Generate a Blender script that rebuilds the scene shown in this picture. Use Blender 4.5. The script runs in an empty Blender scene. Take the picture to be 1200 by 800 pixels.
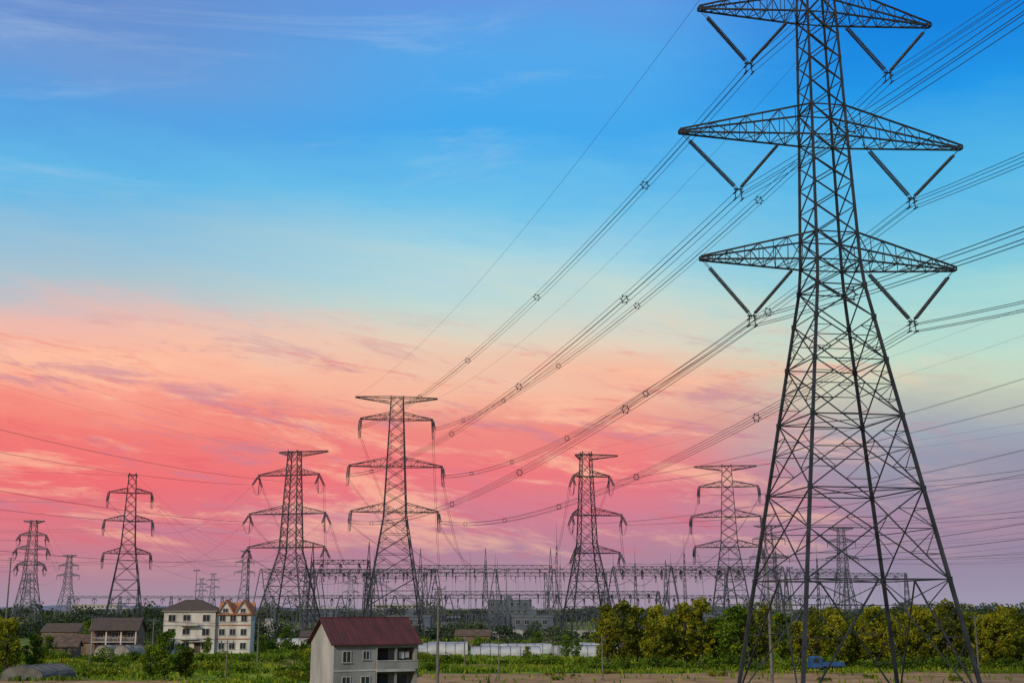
import bpy, math, random
import numpy as np
from mathutils import Vector, Matrix
random.seed(7); rng=np.random.default_rng(7)
scene=bpy.context.scene
scene.view_settings.view_transform='Standard'; scene.view_settings.look='None'; scene.view_settings.exposure=0
COL=scene.collection
def lin(c):
    return tuple(((v/255)/12.92 if v/255<=0.04045 else ((v/255+0.055)/1.055)**2.4) for v in c)+(1.0,)
# ------------------------------------------------------------ camera
CAMH=10.0; PITCH=math.radians(12.2)
cd=bpy.data.cameras.new("camera"); cam=bpy.data.objects.new("camera",cd); COL.objects.link(cam)
cam.location=(0,0,CAMH); cam.rotation_euler=(math.radians(90)+PITCH,0,0)
cd.sensor_width=36; cd.lens=43.4; cd.clip_start=0.5; cd.clip_end=30000
scene.camera=cam
# ------------------------------------------------------------ materials
def new_mat(name):
    m=bpy.data.materials.new(name); m.use_nodes=True
    nt=m.node_tree; b=nt.nodes["Principled BSDF"]; return m,nt,b
def noise_mat(name,c1,c2,scale=1.0,rough=0.8,metal=0.0,detail=6,lo=0.35,hi=0.65,stretch=(1,1,1),bump=0.0,bscale=None):
    m,nt,b=new_mat(name); N=nt.nodes; L=nt.links
    tc=N.new("ShaderNodeTexCoord"); mp=N.new("ShaderNodeMapping"); mp.inputs['Scale'].default_value=stretch
    L.new(tc.outputs['Object'],mp.inputs['Vector'])
    n=N.new("ShaderNodeTexNoise"); n.inputs['Scale'].default_value=scale; n.inputs['Detail'].default_value=detail
    L.new(mp.outputs[0],n.inputs['Vector'])
    r=N.new("ShaderNodeValToRGB"); r.color_ramp.elements[0].position=lo; r.color_ramp.elements[1].position=hi
    r.color_ramp.elements[0].color=(*c1,1); r.color_ramp.elements[1].color=(*c2,1)
    L.new(n.outputs['Fac'],r.inputs[0]); L.new(r.outputs[0],b.inputs['Base Color'])
    b.inputs['Roughness'].default_value=rough; b.inputs['Metallic'].default_value=metal
    if bump>0:
        n2=N.new("ShaderNodeTexNoise"); n2.inputs['Scale'].default_value=bscale or scale*4; n2.inputs['Detail'].default_value=8
        L.new(mp.outputs[0],n2.inputs['Vector'])
        bp=N.new("ShaderNodeBump"); bp.inputs['Strength'].default_value=bump; bp.inputs['Distance'].default_value=0.3
        L.new(n2.outputs['Fac'],bp.inputs['Height']); L.new(bp.outputs[0],b.inputs['Normal'])
    return m
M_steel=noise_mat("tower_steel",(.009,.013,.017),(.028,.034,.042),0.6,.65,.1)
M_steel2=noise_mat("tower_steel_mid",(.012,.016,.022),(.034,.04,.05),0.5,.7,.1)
M_steel3=noise_mat("tower_steel_hazed",(.09,.10,.13),(.15,.16,.20),0.5,.7,.1)  # aerial haze painted in: steel colour lightened for the far towers
M_galv=noise_mat("galvanised_steel",(.032,.042,.056),(.085,.095,.12),0.4,.65,.1)
M_ins=noise_mat("insulator_glaze",(.012,.014,.018),(.03,.032,.036),2,.25)
M_wire=noise_mat("aluminium_conductor",(.02,.028,.04),(.045,.055,.07),1,.6,.1)
M_conc=noise_mat("concrete_pole",(.09,.085,.08),(.16,.15,.14),1.2,.9)
def leaf_mat(name,dark,mid,light,scale=.35):
    m,nt,b=new_mat(name); N=nt.nodes; L=nt.links
    g=N.new("ShaderNodeNewGeometry"); n=N.new("ShaderNodeTexNoise"); n.inputs['Scale'].default_value=scale; n.inputs['Detail'].default_value=3
    L.new(g.outputs['Position'],n.inputs['Vector'])
    mul=N.new("ShaderNodeMath"); mul.operation='MULTIPLY_ADD'; mul.inputs[1].default_value=.35
    L.new(g.outputs['Random Per Island'],mul.inputs[0]); L.new(n.outputs['Fac'],mul.inputs[2])
    r=N.new("ShaderNodeValToRGB"); e=r.color_ramp.elements
    e[0].position=.42; e[0].color=(*dark,1); e[1].position=.86; e[1].color=(*light,1)
    k=e.new(.64); k.color=(*mid,1)
    L.new(mul.outputs[0],r.inputs[0]); L.new(r.outputs[0],b.inputs['Base Color'])
    b.inputs['Roughness'].default_value=.85; b.inputs['Specular IOR Level'].default_value=.15
    tr=N.new("ShaderNodeBsdfTranslucent"); L.new(r.outputs[0],tr.inputs['Color'])
    mx=N.new("ShaderNodeMixShader"); mx.inputs[0].default_value=.32
    L.new(b.outputs[0],mx.inputs[1]); L.new(tr.outputs[0],mx.inputs[2]); L.new(mx.outputs[0],N["Material Output"].inputs['Surface'])
    return m
M_leafY=leaf_mat("leaves_spring",(.028,.045,.004),(.14,.17,.008),(.36,.34,.02),.28)
M_leafO=leaf_mat("leaves_olive",(.024,.038,.005),(.10,.12,.009),(.26,.26,.022),.28)
M_leafG=leaf_mat("leaves_green",(.018,.042,.005),(.07,.14,.009),(.19,.27,.018))
M_leafD=leaf_mat("leaves_distant_hazed",(.03,.045,.03),(.05,.08,.035),(.085,.12,.045),.06)  # bluish distance haze is mixed into these leaf colours
M_bark=noise_mat("bark",(.03,.025,.02),(.08,.065,.05),3,.95)
M_grass=leaf_mat("grass_blades",(.035,.07,.005),(.11,.20,.010),(.29,.31,.025),.05)
# ------------------------------------------------------------ mesh helpers
def mesh_obj(name,verts,faces,mat,parent=None,loc=(0,0,0),rot=0,smooth=False):
    me=bpy.data.meshes.new(name); me.from_pydata([tuple(v) for v in verts],[],faces)
    mats=mat if isinstance(mat,(list,tuple)) else [mat]
    for m in mats: me.materials.append(m)
    if smooth: me.polygons.foreach_set("use_smooth",[True]*len(me.polygons))
    me.update()
    o=bpy.data.objects.new(name,me); COL.objects.link(o); o.location=loc; o.rotation_euler=(0,0,rot)
    if parent: o.parent=parent
    return o
def empty(name,loc=(0,0,0),rot=0,scale=1):
    o=bpy.data.objects.new(name,None); COL.objects.link(o); o.location=loc; o.rotation_euler=(0,0,rot); o.scale=(scale,)*3
    o.empty_display_size=.5; return o
class MB:
    def __init__(s): s.v=[]; s.f=[]
    def strut(s,p,q,r,r2=None,n=4):
        p=Vector(p);q=Vector(q);d=q-p
        if d.length<1e-4: return
        d.normalize(); up=Vector((0,0,1)) if abs(d.z)<.95 else Vector((1,0,0))
        a=d.cross(up).normalized(); b=d.cross(a); r2=r if r2 is None else r2
        i=len(s.v)
        for P,R in((p,r),(q,r2)):
            for k in range(n):
                t=2*math.pi*k/n+math.pi/4; s.v.append(P+a*R*math.cos(t)+b*R*math.sin(t))
        for k in range(n):
            k2=(k+1)%n; s.f.append((i+k,i+k2,i+n+k2,i+n+k))
        s.f.append(tuple(i+k for k in range(n))[::-1]); s.f.append(tuple(i+n+k for k in range(n)))
    def box(s,lo,hi):
        i=len(s.v); x0,y0,z0=lo;x1,y1,z1=hi
        s.v+=[(x0,y0,z0),(x1,y0,z0),(x1,y1,z0),(x0,y1,z0),(x0,y0,z1),(x1,y0,z1),(x1,y1,z1),(x0,y1,z1)]
        s.f+=[(i,i+3,i+2,i+1),(i+4,i+5,i+6,i+7),(i,i+1,i+5,i+4),(i+1,i+2,i+6,i+5),(i+2,i+3,i+7,i+6),(i+3,i,i+4,i+7)]
    def tube(s,pts,r,n=4,radii=None):
        pts=[Vector(p) for p in pts]; i0=len(s.v)
        for j,P in enumerate(pts):
            d=(pts[min(j+1,len(pts)-1)]-pts[max(j-1,0)]).normalized()
            up=Vector((0,0,1)) if abs(d.z)<.95 else Vector((1,0,0))
            a=d.cross(up).normalized(); b=d.cross(a); R=radii[j] if radii else r
            for k in range(n):
                t=2*math.pi*k/n; s.v.append(P+a*R*math.cos(t)+b*R*math.sin(t))
        for j in range(len(pts)-1):
            for k in range(n):
                k2=(k+1)%n; a=i0+j*n; s.f.append((a+k,a+k2,a+n+k2,a+n+k))
        s.f.append(tuple(i0+k for k in range(n))[::-1]); e=i0+(len(pts)-1)*n; s.f.append(tuple(e+k for k in range(n)))
    def insulator(s,p,q,R=.17,r=.05,pitch=.19,n=8):
        p=Vector(p);q=Vector(q);L=(q-p).length; m=max(3,int(L/pitch)); pts=[];rad=[]
        for k in range(m):
            t=k/m; pts+= [p.lerp(q,t+.15/m),p.lerp(q,t+.3/m),p.lerp(q,t+.75/m),p.lerp(q,t+.95/m)]; rad+=[r,R,R*.75,r]
        s.tube(pts,r,n,rad)
    def obj(s,name,mat,parent=None,loc=(0,0,0),rot=0,smooth=False): return mesh_obj(name,s.v,s.f,mat,parent,loc,rot,smooth)
# ------------------------------------------------------------ lattice tower
def interp(prof,z):
    for (a,b),(c,d) in zip(prof,prof[1:]):
        if z<=c: return b+(d-b)*(z-a)/(c-a)
    return prof[-1][1]
def lerp(a,b,t): return Vector(a).lerp(Vector(b),t)
def lattice_body(B,prof,levels,lr,br,detail):
    hs=lambda z:interp(prof,z)
    cor=lambda i,z:Vector(((1,1,-1,-1)[i]*hs(z),(1,-1,-1,1)[i]*hs(z),z))
    for i in range(4):
        for z0,z1 in zip(levels,levels[1:]):
            k=lr*(1.0-.45*z0/levels[-1])
            B.strut(cor(i,z0),cor(i,z1),k)
            j=(i+1)%4; A0,A1,B0,B1=cor(i,z0),cor(i,z1),cor(j,z0),cor(j,z1); h=z1-z0
            if z0==levels[0] and detail>0:
                C=(A1+B1)/2; B.strut(A0,C,br*1.25); B.strut(B0,C,br*1.25); B.strut(A1,B1,br)
                for P0,P1 in((A0,A1),(B0,B1)):
                    for t in (.3,.55,.8):
                        m=lerp(P0,C,t); l=lerp(P0,P1,t); B.strut(m,l,br*.7)
                        l2=lerp(P0,P1,min(1,t+.24)); B.strut(m,l2,br*.7)
                continue
            B.strut(A0,B1,br); B.strut(B0,A1,br)
            w0=(A0-B0).length; w1=(A1-B1).length; tc=w0/(w0+w1); C=lerp(A0,B1,tc)
            if h>4.2 and detail>0:
                if z1<46 or detail==1: 
                    LA=lerp(A0,A1,tc); LB=lerp(B0,B1,tc); B.strut(LA,LB,br*.7)
                if detail>1:
                    for (P0,P1,Q0,Q1) in((A0,A1,B0,B1),(B0,B1,A0,A1)):
                        m=lerp(P0,C,.5); B.strut(m,lerp(P0,P1,tc*.5),br*.6); B.strut(m,lerp(P0,P1,tc),br*.6)
                        m=lerp(C,P1,.5); t2=tc+(1-tc)*.5; B.strut(m,lerp(P0,P1,t2),br*.6); B.strut(m,lerp(P0,P1,tc),br*.6)
            if h>6: B.strut(A1,B1,br*.9)
def lattice_arm(B,prof,side,L,zb,zt,rise,n,r,tipw=.3):
    hb=interp(prof,zb); ht=interp(prof,zt); tipz=zb+rise
    b0=[Vector((side*hb,s*hb,zb)) for s in(-1,1)]; t0=[Vector((side*ht,s*ht,zt)) for s in(-1,1)]
    tb=[Vector((side*L,s*tipw,tipz)) for s in(-1,1)]; tt=[Vector((side*L,s*tipw,tipz+.35)) for s in(-1,1)]
    for k in(0,1):
        B.strut(b0[k],tb[k],r*1.3); B.strut(t0[k],tt[k],r*1.3); B.strut(tb[k],tt[k],r)
    B.strut(tb[0],tb[1],r)
    for j in range(n):
        u=j/n; v=(j+1)/n
        for k in(0,1):
            a,b=lerp(b0[k],tb[k],u),lerp(b0[k],tb[k],v); c,d=lerp(t0[k],tt[k],u),lerp(t0[k],tt[k],v)
            B.strut(a,d,r*.6) if j%2 else B.strut(c,b,r*.6)
            if j<n-1: B.strut(b,d,r*.5)
        a,b=lerp(b0[0],tb[0],u),lerp(b0[0],tb[0],v); c,d=lerp(b0[1],tb[1],u),lerp(b0[1],tb[1],v)
        B.strut(a,d,r*.55) if j%2 else B.strut(c,b,r*.55); B.strut(b,d,r*.55)
        a,b=lerp(t0[0],tt[0],u),lerp(t0[0],tt[0],v); c,d=lerp(t0[1],tt[1],u),lerp(t0[1],tt[1],v)
        if j%2: B.strut(b,d,r*.5)
def belt(B,prof,z,r):
    h=interp(prof,z); c=[Vector((a*h,b*h,z)) for a,b in((1,1),(1,-1),(-1,-1),(-1,1))]
    for i in range(4): B.strut(c[i],c[(i+1)%4],r)
    B.strut(c[0],c[2],r*.7); B.strut(c[1],c[3],r*.7)
def wp(loc,rot,p):
    c,s=math.cos(rot),math.sin(rot); return Vector((loc[0]+p[0]*c-p[1]*s,loc[1]+p[0]*s+p[1]*c,loc[2]+p[2]))
ARMS_S=[(79.2,83.0,14.6,8.7,6.5),(63.6,67.4,17.4,10.6,6.6),(48.5,51.8,15.4,9.6,6.4)]
def suspension_tower(loc,rot):
    root=empty("transmission_tower",loc,rot)
    prof=[(0,9.75),(46,2.72),(48.5,2.55),(63.6,2.1),(79,1.75),(83,1.6),(89,.9)]
    B=MB()
    lv=[0,13,22.5,30.5,36.8,41.8,45.6,48.5,51.8,55,58,60.8,63.6,67.4,70.5,73.5,76.4,79.2,83.0,86,89]
    lattice_body(B,prof,lv,.26,.085,2)
    for z in(13,22.5,30.5,45.6,48.5,51.8,63.6,67.4,79.2,83): belt(B,prof,z,.09)
    for z in lv[1:]:
        h=interp(prof,z); k=.22 if z<46 else .14
        for a,b in((1,1),(1,-1),(-1,-1),(-1,1)): B.box((a*h-k,b*h-k,z-k*1.2),(a*h+k,b*h+k,z+k*1.2))
    z=3
    while z<80:
        h=interp(prof,z); B.strut((-h-.05,-h-.05,z),(-h-.35,-h-.35,z),.02); z+=.8
    for zb,zt,L,vb,dr in ARMS_S:
        for s in(-1,1): lattice_arm(B,prof,s,L,zb,zt,0,8,.1)
    for s in(-1,1): lattice_arm(B,prof,s,9.5,85.0,88.5,2.8,5,.08)
    B.obj("steel_lattice",M_steel,root)
    I=MB(); F=MB(); att={}
    for ai,(zb,zt,L,vb,dr) in enumerate(ARMS_S):
        for s in(-1,1):
            bot=Vector((s*vb,0,zb-dr))
            for yo in(-.22,.22):
                o=Vector((0,yo,0))
                for top in(Vector((s*(L-.25),0,zb)),Vector((s*(vb-5.7),0,zb))):
                    F.strut(top+o,lerp(top,bot,.14)+o,.035); I.insulator(lerp(top,bot,.14)+o,lerp(top,bot,.93)+o,.2,.07)
                    F.strut(lerp(top,bot,.93)+o,bot+o,.05)
            F.strut(bot+Vector((-.5,-.22,.1)),bot+Vector((.5,.22,.1)),.07); F.strut(bot+Vector((-.5,.22,.1)),bot+Vector((.5,-.22,.1)),.07)
            for dx,dz in((-.42,-.3),(.42,-.3),(-.42,-1.1),(.42,-1.1)):
                F.strut(bot+Vector((dx*.6,0,.1)),bot+Vector((dx,0,dz)),.06); F.strut(bot+Vector((dx,-.5,dz)),bot+Vector((dx,.5,dz)),.09)
            att[(ai,s)]=wp(loc,rot,bot+Vector((0,0,-.7)))
    for s in(-1,1): att[('e',s)]=wp(loc,rot,(s*9.5,0,87.6))
    I.obj("insulator_strings",M_ins,root,smooth=True); F.obj("string_fittings",M_steel,root)
    C=MB()
    for a in(-1,1):
        for b in(-1,1): C.box((a*9.75-.7,b*9.75-.7,-.2),(a*9.75+.7,b*9.75+.7,.5))
    C.obj("footings",M_conc,root)
    return att
def strain_tower(loc,rot,H,base,waistz,waist,top,arms,mat,lr=.2,br=.08,sub=2,npan=(5,7),strings=True,scale_s=1.0):
    root=empty("transmission_tower",loc,rot)
    prof=[(0,base/2),(waistz,waist/2),(H,top/2)]
    lv=[0]; 
    n=npan[0]; ws=[.62**(k/ n*1.6) for k in range(n)]; t=sum(ws); z=0
    for w in ws: z+=waistz*w/t; lv.append(z)
    for k in range(npan[1]): lv.append(waistz+(H-waistz)*(k+1)/npan[1])
    B=MB(); lattice_body(B,prof,lv,lr,br,sub); I=MB(); att={}
    for ai,(za,Ll,Lr,th,kind) in enumerate(arms):
        belt(B,prof,za,br)
        for s,L in((-1,Ll),(1,Lr)):
            if L<=0: continue
            if kind=='T': lattice_arm(B,prof,s,L,za-th,za,th*.8,5,br)
            else: lattice_arm(B,prof,s,L,za,za+th,0,6,br)
            if kind=='T': att[(ai,s,0)]=wp(loc,rot,(s*L,0,za)); continue
            k=scale_s
            if strings:
                for d in(-1,1):
                    a=Vector((s*L,d*.3,za)); b=a+Vector((s*.3,d*3.6*k,-3.6*k))
                    for xo in(-.25,.25): I.insulator(a+Vector((xo,0,-.3)),b+Vector((xo,0,0)),.22,.08,.4,6)
                    att[(ai,s,d)]=wp(loc,rot,b)
                j0=Vector((s*L+s*.3,-3.9*k,za-3.6*k)); j1=Vector((s*L+s*.3,3.9*k,za-3.6*k)); dz=3.4*k
                pts=[j0.lerp(j1,t)+Vector((0,0,-4*dz*t*(1-t))) for t in np.linspace(0,1,11)]
                for xo in(-.2,.2): I.tube([p+Vector((xo,0,0)) for p in pts],.045,4)
                I.insulator(Vector((s*(L-.6),0,za)),Vector((s*(L-.2),0,za-6.6*k)),.2,.08,.4,6)
            else:
                for d in(-1,1): att[(ai,s,d)]=wp(loc,rot,(s*L,0,za-1))
                I.insulator(Vector((s*L,0,za)),Vector((s*L,0,za-3.2)),.25,.1,.5,5)
    B.obj("steel_lattice",mat,root)
    if I.v: I.obj("insulator_strings",M_ins if mat is not M_steel3 else M_steel3,root,smooth=True)
    return att
R=math.radians
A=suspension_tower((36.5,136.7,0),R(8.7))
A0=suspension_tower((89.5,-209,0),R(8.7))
TB=strain_tower((-40.5,430,0),R(8),83,21,41,7.8,4.2,[(82.8,14.6,14.2,2.0,'T'),(74.8,12.8,12.8,2.4,'M'),(58.3,16.4,16.4,3,'M'),(42.6,15.4,15.2,3,'M')],M_steel2,.33,.12,2,(5,10))
TC=strain_tower((-79.5,450,0),R(-14),66.5,20,30,6.5,3.6,[(66,6,13,1.6,'T'),(57.5,14,10,2.4,'M'),(43.5,17,13,2.8,'M'),(31.5,17,13,2.8,'M')],M_steel2,.33,.12,2,(4,8))
TH=strain_tower((27,450,0),R(12),66,17,33,6.0,3.4,[(65,4.0,12,1.8,'T'),(57,5.0,9,2,'M'),(43,5.5,13.5,2.6,'M'),(29.5,5,12.5,2.6,'M')],M_steel2,.32,.115,2,(4,8))
TI=strain_tower((87,500,0),R(-10),67,18,36,6.5,3.6,[(66.5,13,12,1.8,'T'),(58,11.5,12.5,2.4,'M'),(46,15,13,2.8,'M'),(34,14,13,2.8,'M')],M_steel2,.3,.12,2,(4,8))
TD=strain_tower((-172,560,0),R(20),70,17,38,6,3,[(69,2,2,1,'T'),(61,10,9,2.2,'M'),(48.5,11,10,2.6,'M'),(34,10.5,10,2.6,'M')],M_steel2,.32,.13,1,(4,8))
TE=strain_tower((-215,560,0),R(5),49,12,24,5,2.4,[(48.5,4.5,4.5,1,'T'),(42,6,6,1.8,'M'),(36,7,7,1.8,'M'),(29,6,6,1.8,'M')],M_galv,.26,.12,1,(4,6),scale_s=.7)
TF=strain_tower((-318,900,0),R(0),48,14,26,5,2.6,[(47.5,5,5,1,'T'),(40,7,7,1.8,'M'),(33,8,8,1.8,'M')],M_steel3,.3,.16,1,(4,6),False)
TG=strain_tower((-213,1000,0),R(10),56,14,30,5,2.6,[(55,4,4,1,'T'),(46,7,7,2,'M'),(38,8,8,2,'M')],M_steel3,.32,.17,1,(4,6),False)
TJ=strain_tower((144,700,0),R(0),56,15,30,5.5,3,[(55.5,8,8,1.5,'T'),(48,9,9,2,'M'),(38,11,11,2.2,'M')],M_galv,.28,.14,1,(4,7),False)
TK=strain_tower((182,690,0),R(6),54,13,30,5,3,[(53.5,7,7,1.5,'T'),(46,8,8,2,'M'),(37,9,9,2,'M')],M_galv,.28,.14,1,(4,7),False)
for x,y,h in((-290,1500,52),(-345,1450,50),(-500,1300,46),(-160,1250,42),(-395,1600,48)):
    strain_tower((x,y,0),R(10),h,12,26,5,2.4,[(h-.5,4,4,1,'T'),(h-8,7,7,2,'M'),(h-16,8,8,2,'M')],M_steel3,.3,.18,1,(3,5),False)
ARM_O=[(77,8,8,1.8,'T'),(70,11,11,2.4,'M'),(57,13,13,2.8,'M'),(44,12,12,2.8,'M')]
ARM_L=[(68,8,8,1.8,'T'),(61,11,11,2.4,'M'),(49,13,13,2.8,'M'),(37,12,12,2.8,'M')]
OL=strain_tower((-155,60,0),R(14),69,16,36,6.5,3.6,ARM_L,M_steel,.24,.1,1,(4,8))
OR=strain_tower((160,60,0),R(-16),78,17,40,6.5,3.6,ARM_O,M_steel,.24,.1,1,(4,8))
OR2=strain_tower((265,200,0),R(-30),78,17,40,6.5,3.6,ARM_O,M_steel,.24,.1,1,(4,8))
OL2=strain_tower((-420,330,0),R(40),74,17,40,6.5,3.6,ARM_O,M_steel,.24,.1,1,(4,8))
# ------------------------------------------------------------ conductors
def span(W,p,q,sag,r,off=(0,),n=26,offs=None):
    p=Vector(p);q=Vector(q); d=(q-p); h=Vector((d.y,-d.x,0)).normalized()
    for ox,oz in (offs or [(0,0)]):
        pts=[p.lerp(q,t)+h*ox+Vector((0,0,oz-4*sag*t*(1-t))) for t in np.linspace(0,1,n+1)]
        W.tube(pts,r,4)
def spacer(W,p,q,sag,t,R_=.5):
    p=Vector(p);q=Vector(q);d=(q-p); h=Vector((d.y,-d.x,0)).normalized(); c=p.lerp(q,t)+Vector((0,0,-4*sag*t*(1-t)))
    P=[c+h*R_*math.cos(k*math.pi/3)+Vector((0,0,R_*math.sin(k*math.pi/3))) for k in range(6)]
    for k in range(6):
        W.strut(P[k],P[(k+1)%6],.07)
        o=c+(P[k]-c)*1.45; W.strut(P[k],o,.08)
Q4=[(-.42,.42),(.42,.42),(-.42,-.42),(.42,-.42)]; Q2=[(-.3,0),(.3,0)]
W=MB()
for ai in range(3):
    for s in(-1,1):
        a=A[(ai,s)]; b=TB[(ai+1,s,-1)]; sag=7.5
        span(W,a,b,sag,.042,offs=Q4,n=36)
        for k in range(1,6): spacer(W,a,b,sag,(k-.35+.06*ai+.03*s)/5.6)
        c=A0[(ai,s)]; span(W,a,c,12,.036,offs=Q4,n=36)
        for k in range(1,6): spacer(W,a,c,12,(k-.45+.07*ai*s)/5.5)
for s in(-1,1):
    span(W,A[('e',s)],TB[(0,s,0)],7,.028); span(W,A[('e',s)],A0[('e',s)],9,.025)
W.obj("overhead_power_line",M_wire)
def line(Ta,Tb,da,db,sag,r,offs,flip=1,earth=True,arms=(1,2,3)):
    W=MB()
    for ai in arms:
        for s in(-1,1):
            if (ai,s,da) in Ta and (ai,s*flip,db) in Tb: span(W,Ta[(ai,s,da)],Tb[(ai,s*flip,db)],sag,r,offs=offs)
    if earth:
        for s in(-1,1): span(W,Ta[(0,s,0)],Tb[(0,s*flip,0)],sag*.7,r*.7)
    W.obj("overhead_power_line",M_wire)
line(TC,OL,-1,1,9,.023,Q2)
line(TH,OR,-1,1,9,.028,Q2)
line(TI,OR2,-1,1,9,.034,Q2)
line(TD,OL2,-1,1,9,.032,[(0,0)])
line(TE,TF,1,1,9,.045,[(0,0)],arms=(1,2))
line(TD,TG,1,1,12,.05,[(0,0)],arms=(1,2))
line(TJ,OR2,-1,1,12,.04,[(0,0)],arms=(1,2))
line(TK,OR2,-1,1,14,.04,[(0,0)],arms=(1,2))
line(TD,TC,-1,-1,16,.035,[(0,0)],arms=(1,2),earth=False)
line(TE,OL2,-1,1,8,.03,[(0,0)])
Wg=MB()
for T,xs,gy in((TB,(-38,-30,-24,-18,-11,-4),519),(TC,(-86,-80,-74,-66,-60,-54),544),(TH,(16,20,42,48,54,60),519),(TI,(66,74,82,92,100,108),519)):
    i=0
    for ai in(1,2,3):
        for s in(-1,1):
            if (ai,s,1) in T: span(Wg,T[(ai,s,1)],(xs[i],gy,25.5),4+ai,.05,offs=Q2,n=16)
            i+=1
Wg.obj("overhead_power_line",M_wire)
# ------------------------------------------------------------ substation
def truss_beam(B,p,q,w,h,n,r):
    p=Vector(p);q=Vector(q);d=(q-p).normalized();s=Vector((d.y,-d.x,0))
    c=lambda t,k:lerp(p,q,t)+[s*w,-s*w,s*w+Vector((0,0,h)),-s*w+Vector((0,0,h))][k]
    for k in range(4): B.strut(c(0,k),c(1,k),r)
    for j in range(n):
        u,v=j/n,(j+1)/n
        for a,b in((0,2),(1,3),(0,1),(2,3)):
            B.strut(c(u,a),c(v,b),r*.7) if j%2 else B.strut(c(u,b),c(v,a),r*.7)
            B.strut(c(v,a),c(v,b),r*.6)
def column(B,x,y,z,wx=3.6,wt=.8,r=.13,peak=0,n=7):
    def c(i,t):
        w=wx+(wt-wx)*t; return Vector((x+(1,1,-1,-1)[i]*w/2,y+(1,-1,-1,1)[i]*w/2,z*t))
    for i in range(4):
        B.strut(c(i,0),c(i,1),r)
        for j in range(n):
            u,v=j/n,(j+1)/n; B.strut(c(i,u),c((i+1)%4,v),r*.6); B.strut(c((i+1)%4,u),c(i,v),r*.6)
        if peak: B.strut(c(i,1),(x,y,z+peak),r*.9)
def aframe(B,x,y,z,spread=5,r=.22):
    B.strut((x-spread,y,0),(x-.3,y,z),r,n=6); B.strut((x+spread,y,0),(x+.3,y,z),r,n=6)
    for t in(.3,.55,.78): B.strut((x-spread*(1-t)-.2*t,y,z*t),(x+spread*(1-t)+.2*t,y,z*t),r*.6)
def gantry(y,xs,z,mat,kind='L',peaks=(),beamh=1.6):
    root=empty("substation_gantry",(xs[0],y,0)); x0=xs[0]; B=MB()
    for i,x in enumerate(xs):
        pk=7 if i in peaks else 0
        if kind=='L': column(B,x-x0,0,z+beamh,3.8,.9,.17,pk)
        else: aframe(B,x-x0,0,z+beamh)
        if pk and kind!='L': B.strut((x-x0,0,z),(x-x0,0,z+pk+2),.15,.05)
    for a,b in zip(xs,xs[1:]): truss_beam(B,(a-x0,0,z),(b-x0,0,z),.7,beamh,int((b-a)/1.9),.14)
    B.obj("lattice_frame",mat,root)
    I=MB()
    for a,b in zip(xs,xs[1:]):
        for k in range(3):
            xx=a-x0+(b-a)*(k+.5)/3
            I.insulator((xx,-.6,z),(xx,-4.2,z-1.2),.24,.09,.4,6); I.insulator((xx,.6,z),(xx,4.2,z-1.2),.24,.09,.4,6)
            I.insulator((xx,0,z),(xx,0,z-3.6),.22,.08,.4,6)
            I.tube([(xx,-4.2+8.4*t,z-1.2-9*t*(1-t)) for t in np.linspace(0,1,9)],.06,4)
            I.strut((xx,-4.2,z-1.2),(xx+.5,-7.5,9.5),.05)
    I.obj("insulator_strings",M_ins,root,smooth=True)
gantry(520,[-38,-11,16],26.0,M_galv,'L',(0,1,2))
gantry(545,[-86,-60,-34],25.0,M_galv,'A',(1,))
gantry(520,[42,66,90,112],25.5,M_galv,'A',(0,2))
gantry(600,[-120,-92,-64,-36,-8,20,48,76,104,132,160],27.0,M_galv,'A',(1,4,7))
gantry(670,[-110,-78,-46,-14,18,50,82,114,146,178,210],27,M_galv,'L',(0,3,6,9))
gantry(490,[-78,-56],27,M_steel2,'L',(0,1))
gantry(500,[-30,-8,14,36,58],15.5,M_galv,'L',(),1.3)
gantry(560,[-100,-76,-52,-28,-4,20,44,68,92,116,140],14.5,M_galv,'A',(),1.3)
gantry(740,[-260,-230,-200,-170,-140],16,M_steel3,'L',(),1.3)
Wb=MB()
for x in np.arange(-105,130,8.7):
    span(Wb,(x,604,25.8),(x+2,666,25.8),2.5,.06,n=10)
    span(Wb,(x,524,24.8),(x,596,25.8),2.5,.05,n=10)
for y,z in((497,9.5),(512,9.5),(538,9.2),(575,10),(588,7.5)): Wb.strut((-95,y,z),(125,y,z),.11)
Wb.obj("substation_busbar",M_galv)
def lightning_mast(x,y,h,mat=M_galv):
    root=empty("lightning_mast",(x,y,0)); B=MB(); column(B,0,0,h*.8,1.7,.4,.1,0,int(h/3.2)); B.strut((0,0,h*.8),(0,0,h),.12,.04); B.obj("lattice_mast",mat,root)
for x,y,h in((18,505,44),(21.5,560,36),(52,530,36),(77,560,43),(-55,500,33),(-105,500,38),(118,560,44),(-20,600,36),(-64,560,30),(146,600,42),(-6,520,31),(-190,640,30)):
    lightning_mast(x,y,h)
def light_pole(x,y,h):
    root=empty("floodlight_pole",(x,y,0)); B=MB(); B.strut((0,0,0),(0,0,h),.16,.09,8); B.strut((-1,0,h-.2),(1,0,h-.2),.07)
    for k in(-.9,0,.9): B.box((k-.25,-.2,h-.15),(k+.25,.2,h+.3))
    B.obj("pole_and_lamps",M_galv,root)
for x,y,h in((-2,470,24),(60,480,26),(-118,470,24),(104,470,25),(-48,480,20)): light_pole(x,y,h)
def post_proto():
    B=MB(); B.strut((0,0,0),(0,0,2.8),.16); B.strut((-1.1,0,2.8),(1.1,0,2.8),.14)
    for x in(-1,1): B.insulator((x,0,2.9),(x,0,6.6),.28,.14,.35,8); B.strut((x,0,6.6),(x,0,7.0),.2)
    B.strut((-1.6,0,6.95),(1.6,0,7.0),.08); return B
pb=post_proto(); 
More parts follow.
